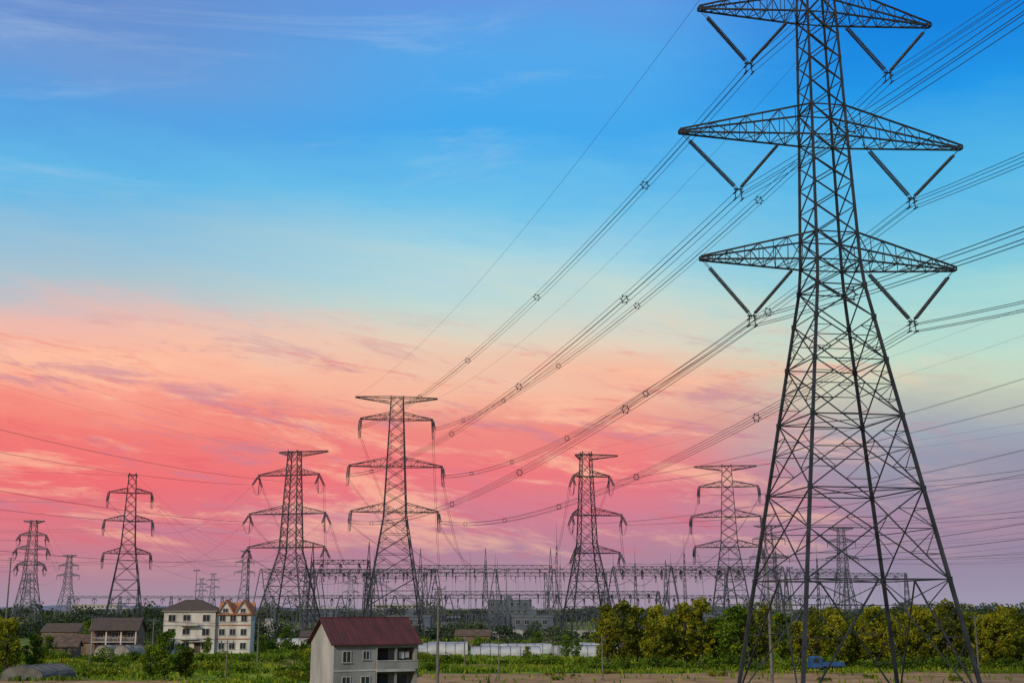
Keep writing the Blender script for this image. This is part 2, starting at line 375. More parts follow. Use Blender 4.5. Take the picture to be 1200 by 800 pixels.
def breaker_proto():
    B=MB(); B.box((-.6,-.4,0),(.6,.4,1.6)); B.strut((0,0,1.6),(0,0,3),.2); B.insulator((0,0,3),(0,0,6.8),.32,.17,.35,8)
    B.insulator((-2.1,0,7.5),(0,0,6.9),.32,.17,.35,8); B.insulator((0,0,6.9),(2.1,0,7.5),.32,.17,.35,8); return B
bb=breaker_proto()
for i,(y,step,pr,nm) in enumerate(((495,4.3,pb,"disconnector_switch"),(508,8.6,bb,"circuit_breaker"),(535,4.3,pb,"disconnector_switch"),(550,8.6,bb,"circuit_breaker"),(580,4.3,pb,"disconnector_switch"))):
    root=empty(nm+"_bank",(0,y,0)); B=MB()
    for x in np.arange(-92,120,step):
        if random.random()<.12: continue
        dy=random.uniform(-1.2,1.2); o=len(B.v); k=random.uniform(.9,1.3)
        B.v+=[Vector((v[0]+x,v[1]+dy,v[2]*k)) for v in map(Vector,pr.v)]; B.f+=[tuple(j+o for j in f) for f in pr.f]
    B.obj("units",M_galv,root)
M_tank=noise_mat("transformer_paint",(.07,.09,.11),(.12,.14,.16),.8,.5)
def transformer(x,y):
    root=empty("power_transformer",(x,y,0)); B=MB(); B.box((-4,-2,.5),(4,2,4.8)); B.box((-4.6,-2.4,0),(4.6,2.4,.5)); B.box((-4.2,-2.2,4.8),(4.2,2.2,5.0))
    for k in range(9): B.box((-3.6+k*.85,-3.2,1),(-3.3+k*.85,-2.02,4.4))
    B.strut((-3,1,6.6),(2.5,1,6.6),.6,n=10); B.strut((-2,1,5),(-2,1,6.2),.12); B.strut((1.5,1,5),(1.5,1,6.2),.12); B.obj("tank_and_radiators",M_tank,root)
    I=MB()
    for k in(-2.6,0,2.6): I.insulator((k,-.8,5),(k*1.15,-1.6,8.6),.35,.18,.35,8)
    I.obj("bushings",M_ins,root,smooth=True)
for x,y in((-70,478),(-22,478),(36,482),(48,482),(96,486)): transformer(x,y)
# ------------------------------------------------------------ buildings
M_white=noise_mat("white_render",(.42,.39,.34),(.66,.62,.55),.5,.9,stretch=(1,1,.35))
M_grey=noise_mat("grey_cement_render",(.14,.14,.135),(.25,.25,.24),.35,.92,stretch=(1,1,.3),bump=.2)
M_pale=noise_mat("pale_limewash",(.24,.24,.235),(.40,.395,.38),.45,.92,stretch=(1,1,.3))
M_glass,_nt,_b=new_mat("window_glass"); _b.inputs['Base Color'].default_value=(.02,.028,.035,1); _b.inputs['Roughness'].default_value=.15
M_frame=noise_mat("window_frame",(.28,.27,.26),(.40,.39,.37),1,.6)
M_dark=noise_mat("dark_interior",(.02,.02,.022),(.04,.038,.036),1,.9)
M_tile=noise_mat("dark_roof_tile",(.04,.03,.025),(.09,.065,.05),1.5,.9,stretch=(1,4,4))
M_orange=noise_mat("orange_roof_tile",(.27,.10,.045),(.42,.18,.085),1.5,.85)
M_brown=noise_mat("brown_roof_tile",(.06,.036,.026),(.12,.075,.05),1,.85)
M_brick=noise_mat("weathered_brick",(.11,.07,.05),(.21,.15,.11),.8,.9)
def maroon():
    m,nt,b=new_mat("maroon_metal_roof"); N=nt.nodes;L=nt.links
    tc=N.new("ShaderNodeTexCoord"); n=N.new("ShaderNodeTexNoise"); n.inputs['Scale'].default_value=.7; n.inputs['Detail'].default_value=6
    mp=N.new("ShaderNodeMapping"); mp.inputs['Scale'].default_value=(2.2,.4,.4); L.new(tc.outputs['Object'],mp.inputs[0]); L.new(mp.outputs[0],n.inputs['Vector'])
    r=N.new("ShaderNodeValToRGB"); r.color_ramp.elements[0].position=.3; r.color_ramp.elements[1].position=.75
    r.color_ramp.elements[0].color=(.042,.008,.010,1); r.color_ramp.elements[1].color=(.10,.018,.02,1)
    L.new(n.outputs['Fac'],r.inputs[0]); L.new(r.outputs[0],b.inputs['Base Color']); b.inputs['Roughness'].default_value=.75; return m
M_maroon=maroon()
def bx(parent,name,lo,hi,mat):
    B=MB(); B.box(lo,hi); return B.obj(name,mat,parent)
def window(parent,x0,x1,z0,z1,y,axis='y',sgn=-1,mull=1):
    F=MB();G=MB(); t=.09; d=.1
    def bb(M,a0,a1,zz0,zz1,dd0,dd1):
        lo,hi=sorted((y+sgn*dd0,y+sgn*dd1))
        if axis=='y': M.box((a0,lo,zz0),(a1,hi,zz1))
        else: M.box((lo,a0,zz0),(hi,a1,zz1))
    bb(F,x0,x1,z1-t,z1,-.05,d); bb(F,x0-.08,x1+.08,z0-.1,z0,-.05,d+.08)
    bb(F,x0,x0+t,z0,z1-t,-.05,d); bb(F,x1-t,x1,z0,z1-t,-.05,d)
    for k in range(mull):
        m=x0+(x1-x0)*(k+1)/(mull+1); bb(F,m-.035,m+.035,z0,z1-t,-.04,d-.03)
    bb(G,x0+t,x1-t,z0,z1-t,-.05,.02)
    F.obj("window_frame",M_frame,parent); G.obj("window_pane",M_glass,parent)
def gable_roof(parent,x0,x1,y0,y1,ze,zr,mat,ov=.45,axis='x',th=.16,ribs=0,wallmat=None):
    v=[];f=[]
    if axis=='x':
        ym=(y0+y1)/2; sl=(zr-ze)/(ym-y0); zo=ze-ov*sl
        pf=[(y0-ov,zo),(ym,zr),(y1+ov,zo),(y1+ov,zo+th),(ym,zr+th*1.1),(y0-ov,zo+th)]
        v=[(x0-ov,a,b) for a,b in pf]+[(x1+ov,a,b) for a,b in pf]
    else:
        xm=(x0+x1)/2; sl=(zr-ze)/(xm-x0); zo=ze-ov*sl
        pf=[(x0-ov,zo),(xm,zr),(x1+ov,zo),(x1+ov,zo+th),(xm,zr+th*1.1),(x0-ov,zo+th)]
        v=[(a,y0-ov,b) for a,b in pf]+[(a,y1+ov,b) for a,b in pf]
    f=[(0,1,7,6),(1,2,8,7),(2,3,9,8),(3,4,10,9),(4,5,11,10),(5,0,6,11),(0,5,4,1),(1,4,3,2),(6,7,10,11),(7,8,9,10)]
    mesh_obj("roof",v,f,mat,parent)
    if ribs and axis=='x':
        B=MB(); x=x0-ov+.1
        while x<x1+ov:
            B.strut((x,y0-ov,zo+th+.01),(x,ym,zr+th*1.1+.01),.035); B.strut((x,y1+ov,zo+th+.01),(x,ym,zr+th*1.1+.01),.035); x+=ribs
        B.strut((x0-ov,ym,zr+th*1.2),(x1+ov,ym,zr+th*1.2),.1); B.obj("roof_ribs",mat,parent)
    g=.005
    if axis=='x': 
        for xa,xb in((x0+g,x0+.25),(x1-.25,x1-g)):
            mesh_obj("gable_wall",[(xa,y0+g,ze-.0),(xa,y1-g,ze),(xa,ym,zr-.02),(xb,y0+g,ze),(xb,y1-g,ze),(xb,ym,zr-.02)],[(0,2,1),(3,4,5),(0,1,4,3),(1,2,5,4),(2,0,3,5)],wallmat,parent)
    else:
        for ya,yb in((y0+g,y0+.25),(y1-.25,y1-g)):
            mesh_obj("gable_wall",[(x0+g,ya,ze),(x1-g,ya,ze),(xm,ya,zr-.02),(x0+g,yb,ze),(x1-g,yb,ze),(xm,yb,zr-.02)],[(0,1,2),(3,5,4),(0,3,4,1),(1,4,5,2),(2,5,3,0)],wallmat,parent)
gh=empty("grey_farmhouse",(-20.7,148,0),R(26))
bx(gh,"main_walls",(0,0,0),(5.2,9,6.1),M_grey)
bx(gh,"rear_walls",(5.2,1.7,0),(10.4,9,6.1),M_grey)
bx(gh,"corner_pier",(10.05,0,0),(10.4,1.7,6.1),M_grey)
bx(gh,"lintel_beam",(5.2,.004,5.5),(10.05,.3,6.1),M_grey)
bx(gh,"balcony_slab",(5.2,-.35,2.75),(10.05,1.7,3.05),M_pale)
bx(gh,"balcony_parapet",(5.2,-.35,3.05),(10.4,-.22,3.95),M_grey)
bx(gh,"parapet_coping",(5.15,-.42,3.95),(10.45,-.16,4.05),M_pale)
bx(gh,"mid_pier",(7.6,.02,3.05),(7.85,.3,5.5),M_grey); bx(gh,"mid_pier_lower",(7.6,.02,0),(7.85,.3,2.75),M_grey)
bx(gh,"balcony_door",(5.5,1.62,3.1),(7.3,1.72,5.3),M_dark); bx(gh,"balcony_window",(8.1,1.62,3.9),(9.7,1.72,5.3),M_glass)
bx(gh,"entrance_door",(5.6,1.62,.1),(7.3,1.72,2.4),M_dark); bx(gh,"porch_window",(8.1,1.62,1),(9.7,1.72,2.3),M_glass)
bx(gh,"floor_band",(-.03,-.06,2.85),(5.2,-.002,3.05),M_pale)
bx(gh,"gable_limewash",(-.03,.0,0.05),(-.004,9,6.08),M_pale)
window(gh,1.0,2.1,3.9,5.2,0); window(gh,1.0,2.1,1.0,2.3,0)
window(gh,3.5,4.4,4.2,5.2,0); window(gh,3.3,4.5,1.0,2.3,0)
gable_roof(gh,0,10.4,0,9,6.1,8.8,M_maroon,.5,'x',.14,.45,M_pale)
P=MB(); P.strut((5.25,-.1,0),(5.25,-.1,6),.05,n=6); P.obj("downpipe",M_frame,gh)
B=MB(); B.box((8.2,.4,4.2),(8.9,.5,5.0)); B.box((9.05,.4,4.3),(9.5,.5,5.0)); B.obj("hanging_laundry",M_frame,gh)
bx(gh,"side_annex",(3,9.1,0),(8,12.5,2.6),M_brick)
wh=empty("white_villa",(-79.8,290,0),R(6))
bx(wh,"left_block",(0,0,0),(11.6,10,9.4),M_white); bx(wh,"right_block",(11.6,.8,0),(19.6,10,8.9),M_white)
for z in(3.1,6.2): bx(wh,"floor_band",(-.06,-.12,z),(11.7,-.003,z+.22),M_frame); bx(wh,"floor_band",(11.7,.7,z),(19.65,.797,z+.22),M_orange)
for fl in range(3):
    z=fl*3.1+1
    for x in(1,4.3,8.7): window(wh,x,x+1.7,z,z+1.5,0)
    for x in(12.4,14.8,17.3): window(wh,x,x+1.4,z,z+1.4,.8)
window(wh,2.5,4,4.2,5.6,0,'x'); window(wh,6.5,8,4.2,5.6,0,'x'); window(wh,2.5,4,7.2,8.5,0,'x')
for z in(3.1,6.2):
    bx(wh,"balcony_slab",(3.9,-1.5,z),(7.9,-.13,z+.2),M_frame); B=MB()
    for k in np.arange(4,8,.35): B.strut((k,-1.4,z+.2),(k,-1.4,z+1.1),.04)
    B.strut((3.9,-1.4,z+1.1),(7.9,-1.4,z+1.1),.06); B.obj("balcony_rail",M_white,wh)
bx(wh,"eaves_cornice",(-.5,-.5,9.4),(12.0,10.5,9.7),M_frame)
mesh_obj("hip_roof",[(-.7,-.7,9.7),(12.2,-.7,9.7),(12.2,10.7,9.7),(-.7,10.7,9.7),(4,4.6,12.1),(7.6,4.6,12.1)],[(0,1,5,4),(1,2,5),(2,3,4,5),(3,0,4),(0,3,2,1)],M_tile,wh)
for a,b in((12.0,15.4),(16.0,19.4)):
    gable_roof(wh,a,b,.75,8,9.0,11.7,M_orange,.4,'y',.4,0,M_white); window(wh,(a+b)/2-.6,(a+b)/2+.6,9.2,10.1,.74)
    bx(wh,"dormer_base",(a+.01,.77,8.9),(b-.01,7.9,9.0),M_white)
bx(wh,"tile_skirt",(11.75,.35,8.6),(19.9,.79,8.95),M_orange)
mesh_obj("rear_roof_slope",[(11.75,3.5,9.0),(19.9,3.5,9.0),(19.9,6.5,11.5),(11.75,6.5,11.5),(11.75,10.3,9.0),(19.9,10.3,9.0)],[(0,1,2,3),(3,2,5,4),(0,3,4),(1,5,2)],M_orange,wh)
bx(wh,"entrance_porch",(6.2,-1.6,2.6),(9.4,-.13,2.8),M_frame)
bx(wh,"entrance_door",(7.1,-.1,.1),(8.5,.02,2.4),M_brown)
oh=empty("old_village_house",(-92,277,0),R(4))
bx(oh,"walls",(0,1.2,0),(9.8,8,5.6),M_brick); gable_roof(oh,0,9.8,0,8,5.6,7.9,M_tile,.5,'x',.16,0,M_brick)
bx(oh,"balcony_slab",(0,0,2.8),(9.8,1.2,3.0),M_frame)
for x in(.15,3.3,6.5,9.65): bx(oh,"balcony_post",(x-.13,.03,3.0),(x+.13,.3,5.6),M_white); bx(oh,"porch_post",(x-.13,.03,0),(x+.13,.3,2.8),M_white)
B=MB(); B.strut((0,.15,3.9),(9.8,.15,3.9),.06)
for k in np.arange(.2,9.8,.4): B.strut((k,.15,3),(k,.15,3.9),.04)
B.obj("balcony_rail",M_frame,oh)
for x in(1,4.2,7.5): window(oh,x,x+1.5,3.7,5,1.2); window(oh,x,x+1.5,1,2.2,1.2)
def shed(x,y,rot,w,d,h,hr,roof,wall,name="farm_shed"):
    s=empty(name,(x,y,0),R(rot)); bx(s,"walls",(0,0,0),(w,d,h),wall); gable_roof(s,0,w,0,d,h,hr,roof,.4,'x',.14,0,wall)
    window(s,w*.15,w*.15+1.2,1,h-.5,0); bx(s,"door",(w*.6,-.05,.02),(w*.6+1,.02,min(h-.3,2.1)),M_dark); return s
shed(-104,280,3,11,6,2.9,4.3,M_brown,M_brick); shed(-97,262,8,7,5,2.4,3.5,M_brown,M_brick)
shed(-55,330,4,10,6,3,4.3,M_tile,M_pale); shed(-15,340,0,9,6,3,4.4,M_brown,M_brick); shed(-108,330,2,9,6,3.6,5.2,M_brown,M_brick); shed(-128,345,-4,10,7,4,6,M_tile,M_brick)
def flat_building(x,y,rot,w,d,st,mat,name="substation_control_building"):
    s=empty(name,(x,y,0),R(rot)); h=st*3.5; bx(s,"walls",(0,0,0),(w,d,h),mat); bx(s,"parapet",(-.2,-.2,h),(w+.2,d+.2,h+.6),M_frame if mat is not M_blueg else M_tank)
    for f in range(st):
        k=1.2
        while k<w-2.2: window(s,k,k+1.8,f*3.5+1,f*3.5+2.6,0); k+=3.3
    bx(s,"roof_stair_hut",(w*.4,d*.4,h+.6),(w*.4+3,d*.4+3,h+2.8),mat)
M_blueg=noise_mat("blue_grey_cladding",(.06,.08,.11),(.10,.125,.16),.4,.8)
flat_building(0,462,0,15,9,2,M_blueg); flat_building(-46,466,0,16,9,2,M_blueg); flat_building(55,470,0,20,9,2,M_blueg); flat_building(-100,480,0,14,9,1,M_pale)
flat_building(-12,640,0,22,10,4,M_blueg); flat_building(88,640,0,26,10,3,M_blueg)
for i,(x,y,w,st) in enumerate(((-330,1000,30,3),(-290,1050,40,2),(-240,980,26,3),(-420,1200,44,4),(300,1100,40,3),(380,1200,60,4),(450,1150,30,3),(240,1300,50,5),(-150,900,26,3),(-120,1100,40,4),(60,1200,50,3),(150,1150,36,4))):
    s=empty("distant_apartment_block",(x,y,0)); h=st*3.3; bx(s,"walls",(0,0,0),(w,12,h),M_pale if i%2 else M_blueg); bx(s,"parapet",(-.3,-.3,h),(w+.3,12.3,h+1),M_frame)
    B=MB()
    for f in range(st):
        for k in np.arange(2,w-2,4): B.box((k,-.08,f*3.3+1),(k+1.8,.02,f*3.3+2.5))
    B.obj("windows",M_glass,s)
pw=empty("perimeter_wall",(-125,455,0)); bx(pw,"wall_panels",(0,0,0),(265,.3,2.4),M_pale); bx(pw,"coping",(-.1,-.1,2.4),(265.1,.4,2.55),M_frame)
B=MB()
for k in range(0,266,6): B.box((k-.2,-.12,0),(k+.2,-.002,2.38))
B.obj("piers",M_pale,pw)
# ------------------------------------------------------------ greenhouses
M_poly=noise_mat("greenhouse_film",(.17,.185,.19),(.42,.435,.43),.35,.6,stretch=(.5,1,1))
M_film=noise_mat("old_beige_film",(.15,.135,.11),(.30,.27,.22),.5,.8)
def polytunnel(x,y,rot,L,w,h,mat=None):
    s=empty("polytunnel_greenhouse",(x,y,0),R(rot)); v=[];f=[];n=12;m=max(2,int(L/2))
    for j in range(m+1):
        for k in range(n+1):
            t=math.pi*k/n; wob=1+.03*math.sin(j*2.1+k); v.append((L*j/m,-math.cos(t)*w/2*wob,max(0,math.sin(t))**.7*h*wob))
    for j in range(m):
        for k in range(n): a=j*(n+1)+k; f.append((a,a+1,a+n+2,a+n+1))
    f.append(tuple(range(n+1))); f.append(tuple(m*(n+1)+k for k in range(n+1))[::-1])
    mesh_obj("film_cover",v,f,mat or M_poly,s,smooth=False)
    B=MB()
    for j in range(0,m+1,1):
        B.tube([(L*j/m,-math.cos(math.pi*k/n)*(w/2+.1),math.sin(math.pi*k/n)**.7*(h+.1) if 0<k<n else 0) for k in range(n+1)],.05,4)
    B.strut((0,0,h+.08),(L,0,h+.08),.05); B.obj("hoops",M_galv,s)
for i,(x0,l) in enumerate(((-9,15),(10,14),(-7,12),(9,17),(-2,11),(14,10))): polytunnel(x0,274+(i//2)*9,2+i*.6,l,5.5,2.0+.2*(i%3))
polytunnel(-20.5,278,3,10,6,2.6); polytunnel(-19,287,3,9,6,2.7)
polytunnel(-62,336,0,20,6,2.4); polytunnel(-84.5,262,70,6,4,2.6,M_film); polytunnel(-80.5,262,72,6,4,2.6,M_film)
M_tarp=noise_mat("grey_tarpaulin",(.07,.068,.06),(.15,.145,.125),.6,.9)
polytunnel(-70.5,183.5,75,8,7,1.9,M_tarp)
# ------------------------------------------------------------ ground
def ground_mat():
    m,nt,b=new_mat("farmland_ground"); N=nt.nodes;L=nt.links
    tc=N.new("ShaderNodeTexCoord")
    def noise(scale,sx=1,sy=1,detail=6):
        mp=N.new("ShaderNodeMapping"); mp.inputs['Scale'].default_value=(sx,sy,1); L.new(tc.outputs['Object'],mp.inputs[0])
        n=N.new("ShaderNodeTexNoise"); n.inputs['Scale'].default_value=scale; n.inputs['Detail'].default_value=detail; L.new(mp.outputs[0],n.inputs['Vector']); return n.outputs['Fac']
    def ramp(fac,cols):
        r=N.new("ShaderNodeValToRGB"); e=r.color_ramp.elements
        e[0].position=cols[0][0]; e[0].color=(*cols[0][1],1); e[1].position=cols[-1][0]; e[1].color=(*cols[-1][1],1)
        for p,c in cols[1:-1]: k=e.new(p); k.color=(*c,1)
        L.new(fac,r.inputs[0]); return r.outputs[0]
    g=ramp(noise(.12,1,1,9),[(.32,(.025,.055,.005)),(.5,(.08,.15,.010)),(.66,(.20,.25,.025))])
    br=ramp(noise(.4,1,2,8),[(.3,(.10,.065,.03)),(.7,(.28,.19,.10))])
    mask=ramp(noise(.035,.6,1.6,7),[(.52,(0,0,0)),(.58,(1,1,1))])
    mx=N.new("ShaderNodeMix"); mx.data_type='RGBA'; L.new(mask,mx.inputs[0]); L.new(g,mx.inputs[6]); L.new(br,mx.inputs[7])
    L.new(mx.outputs[2],b.inputs['Base Color']); b.inputs['Roughness'].default_value=1; b.inputs['Specular IOR Level'].default_value=.1
    n3=noise(1.5,1,1,8); bp=N.new("ShaderNodeBump"); bp.inputs['Strength'].default_value=.6; bp.inputs['Distance'].default_value=.4
    L.new(n3,bp.inputs['Height']); L.new(bp.outputs[0],b.inputs['Normal']); return m
mesh_obj("ground",[(-12000,-2000,0),(12000,-2000,0),(12000,22000,0),(-12000,22000,0)],[(0,1,2,3)],ground_mat())
def field_mat(name,c1,c2,period,ang):
    m,nt,b=new_mat(name);N=nt.nodes;L=nt.links
    tc=N.new("ShaderNodeTexCoord"); mp=N.new("ShaderNodeMapping"); mp.inputs['Rotation'].default_value=(0,0,R(ang)); L.new(tc.outputs['Object'],mp.inputs[0])
    w=N.new("ShaderNodeTexWave"); w.bands_direction='Y'; w.inputs['Scale'].default_value=.314/period*1.0; w.inputs['Distortion'].default_value=3; w.inputs['Detail'].default_value=4; w.inputs['Detail Scale'].default_value=.8
    L.new(mp.outputs[0],w.inputs['Vector'])
    n=N.new("ShaderNodeTexNoise"); n.inputs['Scale'].default_value=.2; n.inputs['Detail'].default_value=10; n.inputs['Roughness'].default_value=.65; L.new(tc.outputs['Object'],n.inputs['Vector'])
    ad=N.new("ShaderNodeMath"); ad.operation='MULTIPLY_ADD'; ad.inputs[1].default_value=.3; L.new(w.outputs['Fac'],ad.inputs[0]); L.new(n.outputs['Fac'],ad.inputs[2])
    r=N.new("ShaderNodeValToRGB"); r.color_ramp.elements[0].position=.42; r.color_ramp.elements[1].position=.82
    r.color_ramp.elements[0].color=(*c1,1); r.color_ramp.elements[1].color=(*c2,1); L.new(ad.outputs[0],r.inputs[0]); L.new(r.outputs[0],b.inputs['Base Color']); b.inputs['Roughness'].default_value=1; b.inputs['Specular IOR Level'].default_value=.1; return m
M_plough=field_mat("ploughed_soil",(.10,.06,.028),(.42,.27,.14),2.2,2); M_crop=field_mat("young_crop",(.06,.14,.008),(.25,.31,.03),1.5,-2)
FIELDS=[("ploughed_field",-14,120,172,201,M_plough,.4),("ploughed_field",-16,60,310,345,M_plough,-1),("crop_field",-60,-25,180,225,M_crop,2),("crop_field",-12,58,238,262,M_crop,0),("dirt_road",-120,140,228,231.5,M_plough,1.2),("ploughed_field",-62,-38,240,255,M_plough,-1),("crop_field",-90,-30,350,400,M_crop,1),("ploughed_field",-40,90,365,400,M_plough,1),("ploughed_field",-72,-45,170,180,M_plough,.3)]
for i,(nm,x0,x1,y0,y1,mt,sk) in enumerate(FIELDS):
    z=.012+.006*i; n=24; rr=random.Random(i); v=[];f=[]
    for k in range(n+1):
        x=x0+(x1-x0)*k/n; v+=[(x,y0+sk*k*.15+rr.uniform(-.8,.8),z),(x,y1+sk*k*.15+rr.uniform(-1.2,1.2),z)]
    for k in range(n): a=2*k; f.append((a,a+2,a+3,a+1))
    mesh_obj(nm,v,f,mt)
# ------------------------------------------------------------ vegetation
def leaf_cloud(centers,radii,counts,size,squash=.8):
    C=np.repeat(np.array(centers,float),counts,axis=0); Rr=np.repeat(np.array(radii,float),counts)
    n=len(C); d=rng.normal(size=(n,3)); d/=np.linalg.norm(d,axis=1)[:,None]; rad=Rr*rng.uniform(.25,1.0,n)**.5
    P=C+d*rad[:,None]*np.array([1,1,squash])
    a=rng.normal(size=(n,3)); a/=np.linalg.norm(a,axis=1)[:,None]; b=np.cross(a,rng.normal(size=(n,3))); b/=np.linalg.norm(b,axis=1)[:,None]
    s=size*rng.uniform(.5,1.3,n)[:,None]; a*=s; b*=s*.6
    V=np.empty((n*4,3)); V[0::4]=P-a; V[1::4]=P-b; V[2::4]=P+a; V[3::4]=P+b
    V[:,2]=np.maximum(V[:,2],.02)
    return V
def cloud_mesh(name,V,mat):
    me=bpy.data.meshes.new(name); n=len(V)//4
    me.vertices.add(len(V)); me.vertices.foreach_set("co",V.ravel()); me.loops.add(len(V)); me.loops.foreach_set("vertex_index",np.arange(len(V)))
    me.polygons.add(n); me.polygons.foreach_set("loop_start",np.arange(0,len(V),4)); me.materials.append(mat); me.update(calc_edges=True); me.validate(); return me
def tree_meshes(H,W_,trunk_h,nc,per,leaf,mat,seed):
    r=random.Random(seed); B=MB(); B.tube([(0,0,0),(.1,.05,H*.25),(-.1,.1,H*.5),(.05,0,H*.8)],.2,7,[.22,.17,.12,.04])
    cs=[];rs=[]
    for k in range(nc):
        t=(k+.5)/nc; z=trunk_h+(H-trunk_h)*t; env=math.sin(math.pi*min(1,(.14+.78*t)))**.55
        ang=k*2.4+r.uniform(-.7,.7); rr=W_/2*env*r.uniform(.25,1.0); c=(rr*math.cos(ang),rr*math.sin(ang),z-.3*rr*.3)
        cs.append(c); rs.append(r.uniform(.55,1.15)*W_*.165)
        if k%2==0: B.tube([(0,0,max(trunk_h*.7,z*.7-.4)),(c[0]*.5,c[1]*.5,z*.88),c],.05,4,[.09,.06,.02])
    V=leaf_cloud(cs,rs,[int(per*(x/(W_*.165))**2) for x in rs],leaf)
    bm=mesh_obj("tmp",B.v,B.f,M_bark); bme=bm.data; bpy.data.objects.remove(bm)
    return bme,cloud_mesh("crown",V,mat)
protos=[tree_meshes(9.8,5.4,1.5,40,105,.25,M_leafY,1),tree_meshes(10,5.8,1.8,42,100,.25,M_leafO,2),tree_meshes(9.0,5.6,1.3,38,105,.25,M_leafY,3),tree_meshes(9,5.8,1.4,42,105,.25,M_leafG,4),tree_meshes(10.6,4.4,2.2,32,95,.25,M_leafY,5)]
def place_tree(k,x,y,s,rot,name="broadleaf_tree"):
    e=empty(name,(x,y,0),rot,s)
    for nm,me in zip(("trunk","crown"),protos[k]):
        o=bpy.data.objects.new(nm,me); COL.objects.link(o); o.parent=e
rt=random.Random(3); x=16.5
while x<98:
    if not 46.5<x<49:
        place_tree(rt.choice((0,1,2,4,0,2,4,3,3)),x,220+rt.uniform(-4,4)+(3 if x>50 else 0),rt.uniform(.84,1.14)*(.90 if 40<x<62 else 1),rt.uniform(0,6.28))
    x+=rt.uniform(2.0,3.5)
x=18
while x<110:
    place_tree(rt.choice((0,1,2,3,3,1)),x,238+rt.uniform(-4,4),rt.uniform(.88,1.14),rt.uniform(0,6.28)); x+=rt.uniform(3.0,4.8)
for px,py,k,s in((-81,204,2,.92),(-84.5,207,0,.86),(-78,208,3,.62),(-49.5,182,3,.74),(-47,184,2,.5),(-52.5,185,3,.52),(11.2,262,3,.5),(13,258,3,.42),(-100,300,3,.8),(-118,290,3,.9),(-57,320,3,.6),(-33,300,3,.45),(6,300,3,.5),(-68,284,3,.4),(-56.5,286,3,.45),(-100,268,1,.45),(-94,258,3,.5),(-75,272,3,.42),(-28,175,3,.3),(3,252,2,.3)):
    place_tree(k,px,py,s,rt.uniform(0,6.28))
def hedge(name,x0,y0,x1,y1,h,w,mat,leaf=.16,dens=9,gap=.2,seed=0):
    r=random.Random(seed); L_=math.hypot(x1-x0,y1-y0); n=int(L_/ (w*.4)); cs=[];rs=[];ct=[]
    for k in range(n):
        if k>0 and r.random()<gap: continue
        t=(k+.5)/n; hh=h*r.uniform(.45,1.15); rad=w*.5*r.uniform(.6,1.1)
        for _ in range(3):
            cs.append((x0+(x1-x0)*t+r.uniform(-.4,.4)*w,y0+(y1-y0)*t+r.uniform(-.5,.5)*w,max(.3,hh*r.uniform(.15,.8)))); rs.append(min(rad,hh*.7)); ct.append(int(dens*(rs[-1]/leaf)**1.4)+6)
    if not cs: return
    V=leaf_cloud(cs,rs,ct,leaf); me=cloud_mesh(name,V,mat); o=bpy.data.objects.new(name,me); COL.objects.link(o)
hedge("roadside_shrubs",14,213,100,214,2.2,2.6,M_leafG,.22,7,.3,1)
hedge("roadside_shrubs",-16,236,16,232,1.6,2.2,M_leafG,.2,7,.3,2)
hedge("hedgerow",-75,246,-30,236,1.8,2.5,M_leafG,.2,7,.3,3)
hedge("hedgerow",-50,205,-16,196,1.5,2.2,M_leafG,.18,7,.4,4)
hedge("hedgerow",-110,250,-76,246,2.2,3,M_leafG,.2,7,.3,5)
hedge("hedgerow",-70,310,70,305,3,4,M_leafG,.3,7,.25,6)
hedge("hedgerow",-130,352,110,349,3.5,5,M_leafD,.4,8,.25,7)
hedge("hedgerow",-150,425,150,425,5,6,M_leafD,.45,9,.12,8)
hedge("hedgerow",98,245,150,250,9,6,M_leafG,.3,7,.05,18)
hedge("distant_treeline",-420,620,-140,600,9,12,M_leafD,.7,9,.04,9)
hedge("distant_treeline",130,520,420,560,11,12,M_leafD,.7,9,.03,10)
hedge("distant_treeline",-700,1000,700,1000,12,18,M_leafD,1.0,9,.05,11)
hedge("distant_treeline",-260,440,-118,446,6.5,8,M_leafD,.5,9,.1,12)
rs_=random.Random(21)
for k in range(38):
    x=rs_.uniform(-95,-15); y=rs_.uniform(183,275)
    if -94<x<-59 and y>262: continue
    l=rs_.uniform(2,9); hedge("meadow_shrubs",x,y,x+l,y+rs_.uniform(-2,2),rs_.uniform(.7,1.9),rs_.uniform(1.2,2.4),rs_.choice((M_leafG,M_leafO,M_leafG,M_leafY)),.17,7,.2,k)
for k in range(12):
    x=rs_.uniform(-10,90); y=rs_.uniform(178,212); l=rs_.uniform(1,5); hedge("field_weeds",x,y,x+l,y+rs_.uniform(-1,1),rs_.uniform(.4,.9),rs_.uniform(.8,1.6),rs_.choice((M_leafG,M_leafO)),.14,6,.2,k+50)
n=130000; gx=rng.uniform(-105,115,n); gy=rng.uniform(172,330,n)
keep=np.ones(n,bool)
for nm,x0,x1,y0,y1,mt,sk in FIELDS: keep&=~((gx>x0)&(gx<x1)&(gy>y0)&(gy<y1+1)&(rng.random(n)<(.95 if mt is M_plough else .5)))
for x0,x1,y0,y1 in((-94,-59,276,302),(-10,30,270,298),(-24,-8,274,292)): keep&=~((gx>x0)&(gx<x1)&(gy>y0)&(gy<y1))
cl=np.sin(gx*.31)*np.cos(gy*.23+gx*.1)+np.sin(gx*.9+gy*.6)*.5; keep&=rng.random(n)<(.5+.5*cl)
gx=gx[keep];gy=gy[keep];cl=cl[keep];n=len(gx); h=(.2+.3*rng.random(n)+.25*np.clip(cl,0,1)); an=rng.uniform(0,6.28,n); w=.16
V=np.zeros((n*4,3)); P0=np.stack([gx,gy,np.zeros(n)],1); dv=np.stack([np.cos(an)*w,np.sin(an)*w,np.zeros(n)],1); lean=np.stack([rng.normal(0,.12,n),rng.normal(0,.12,n),h],1)
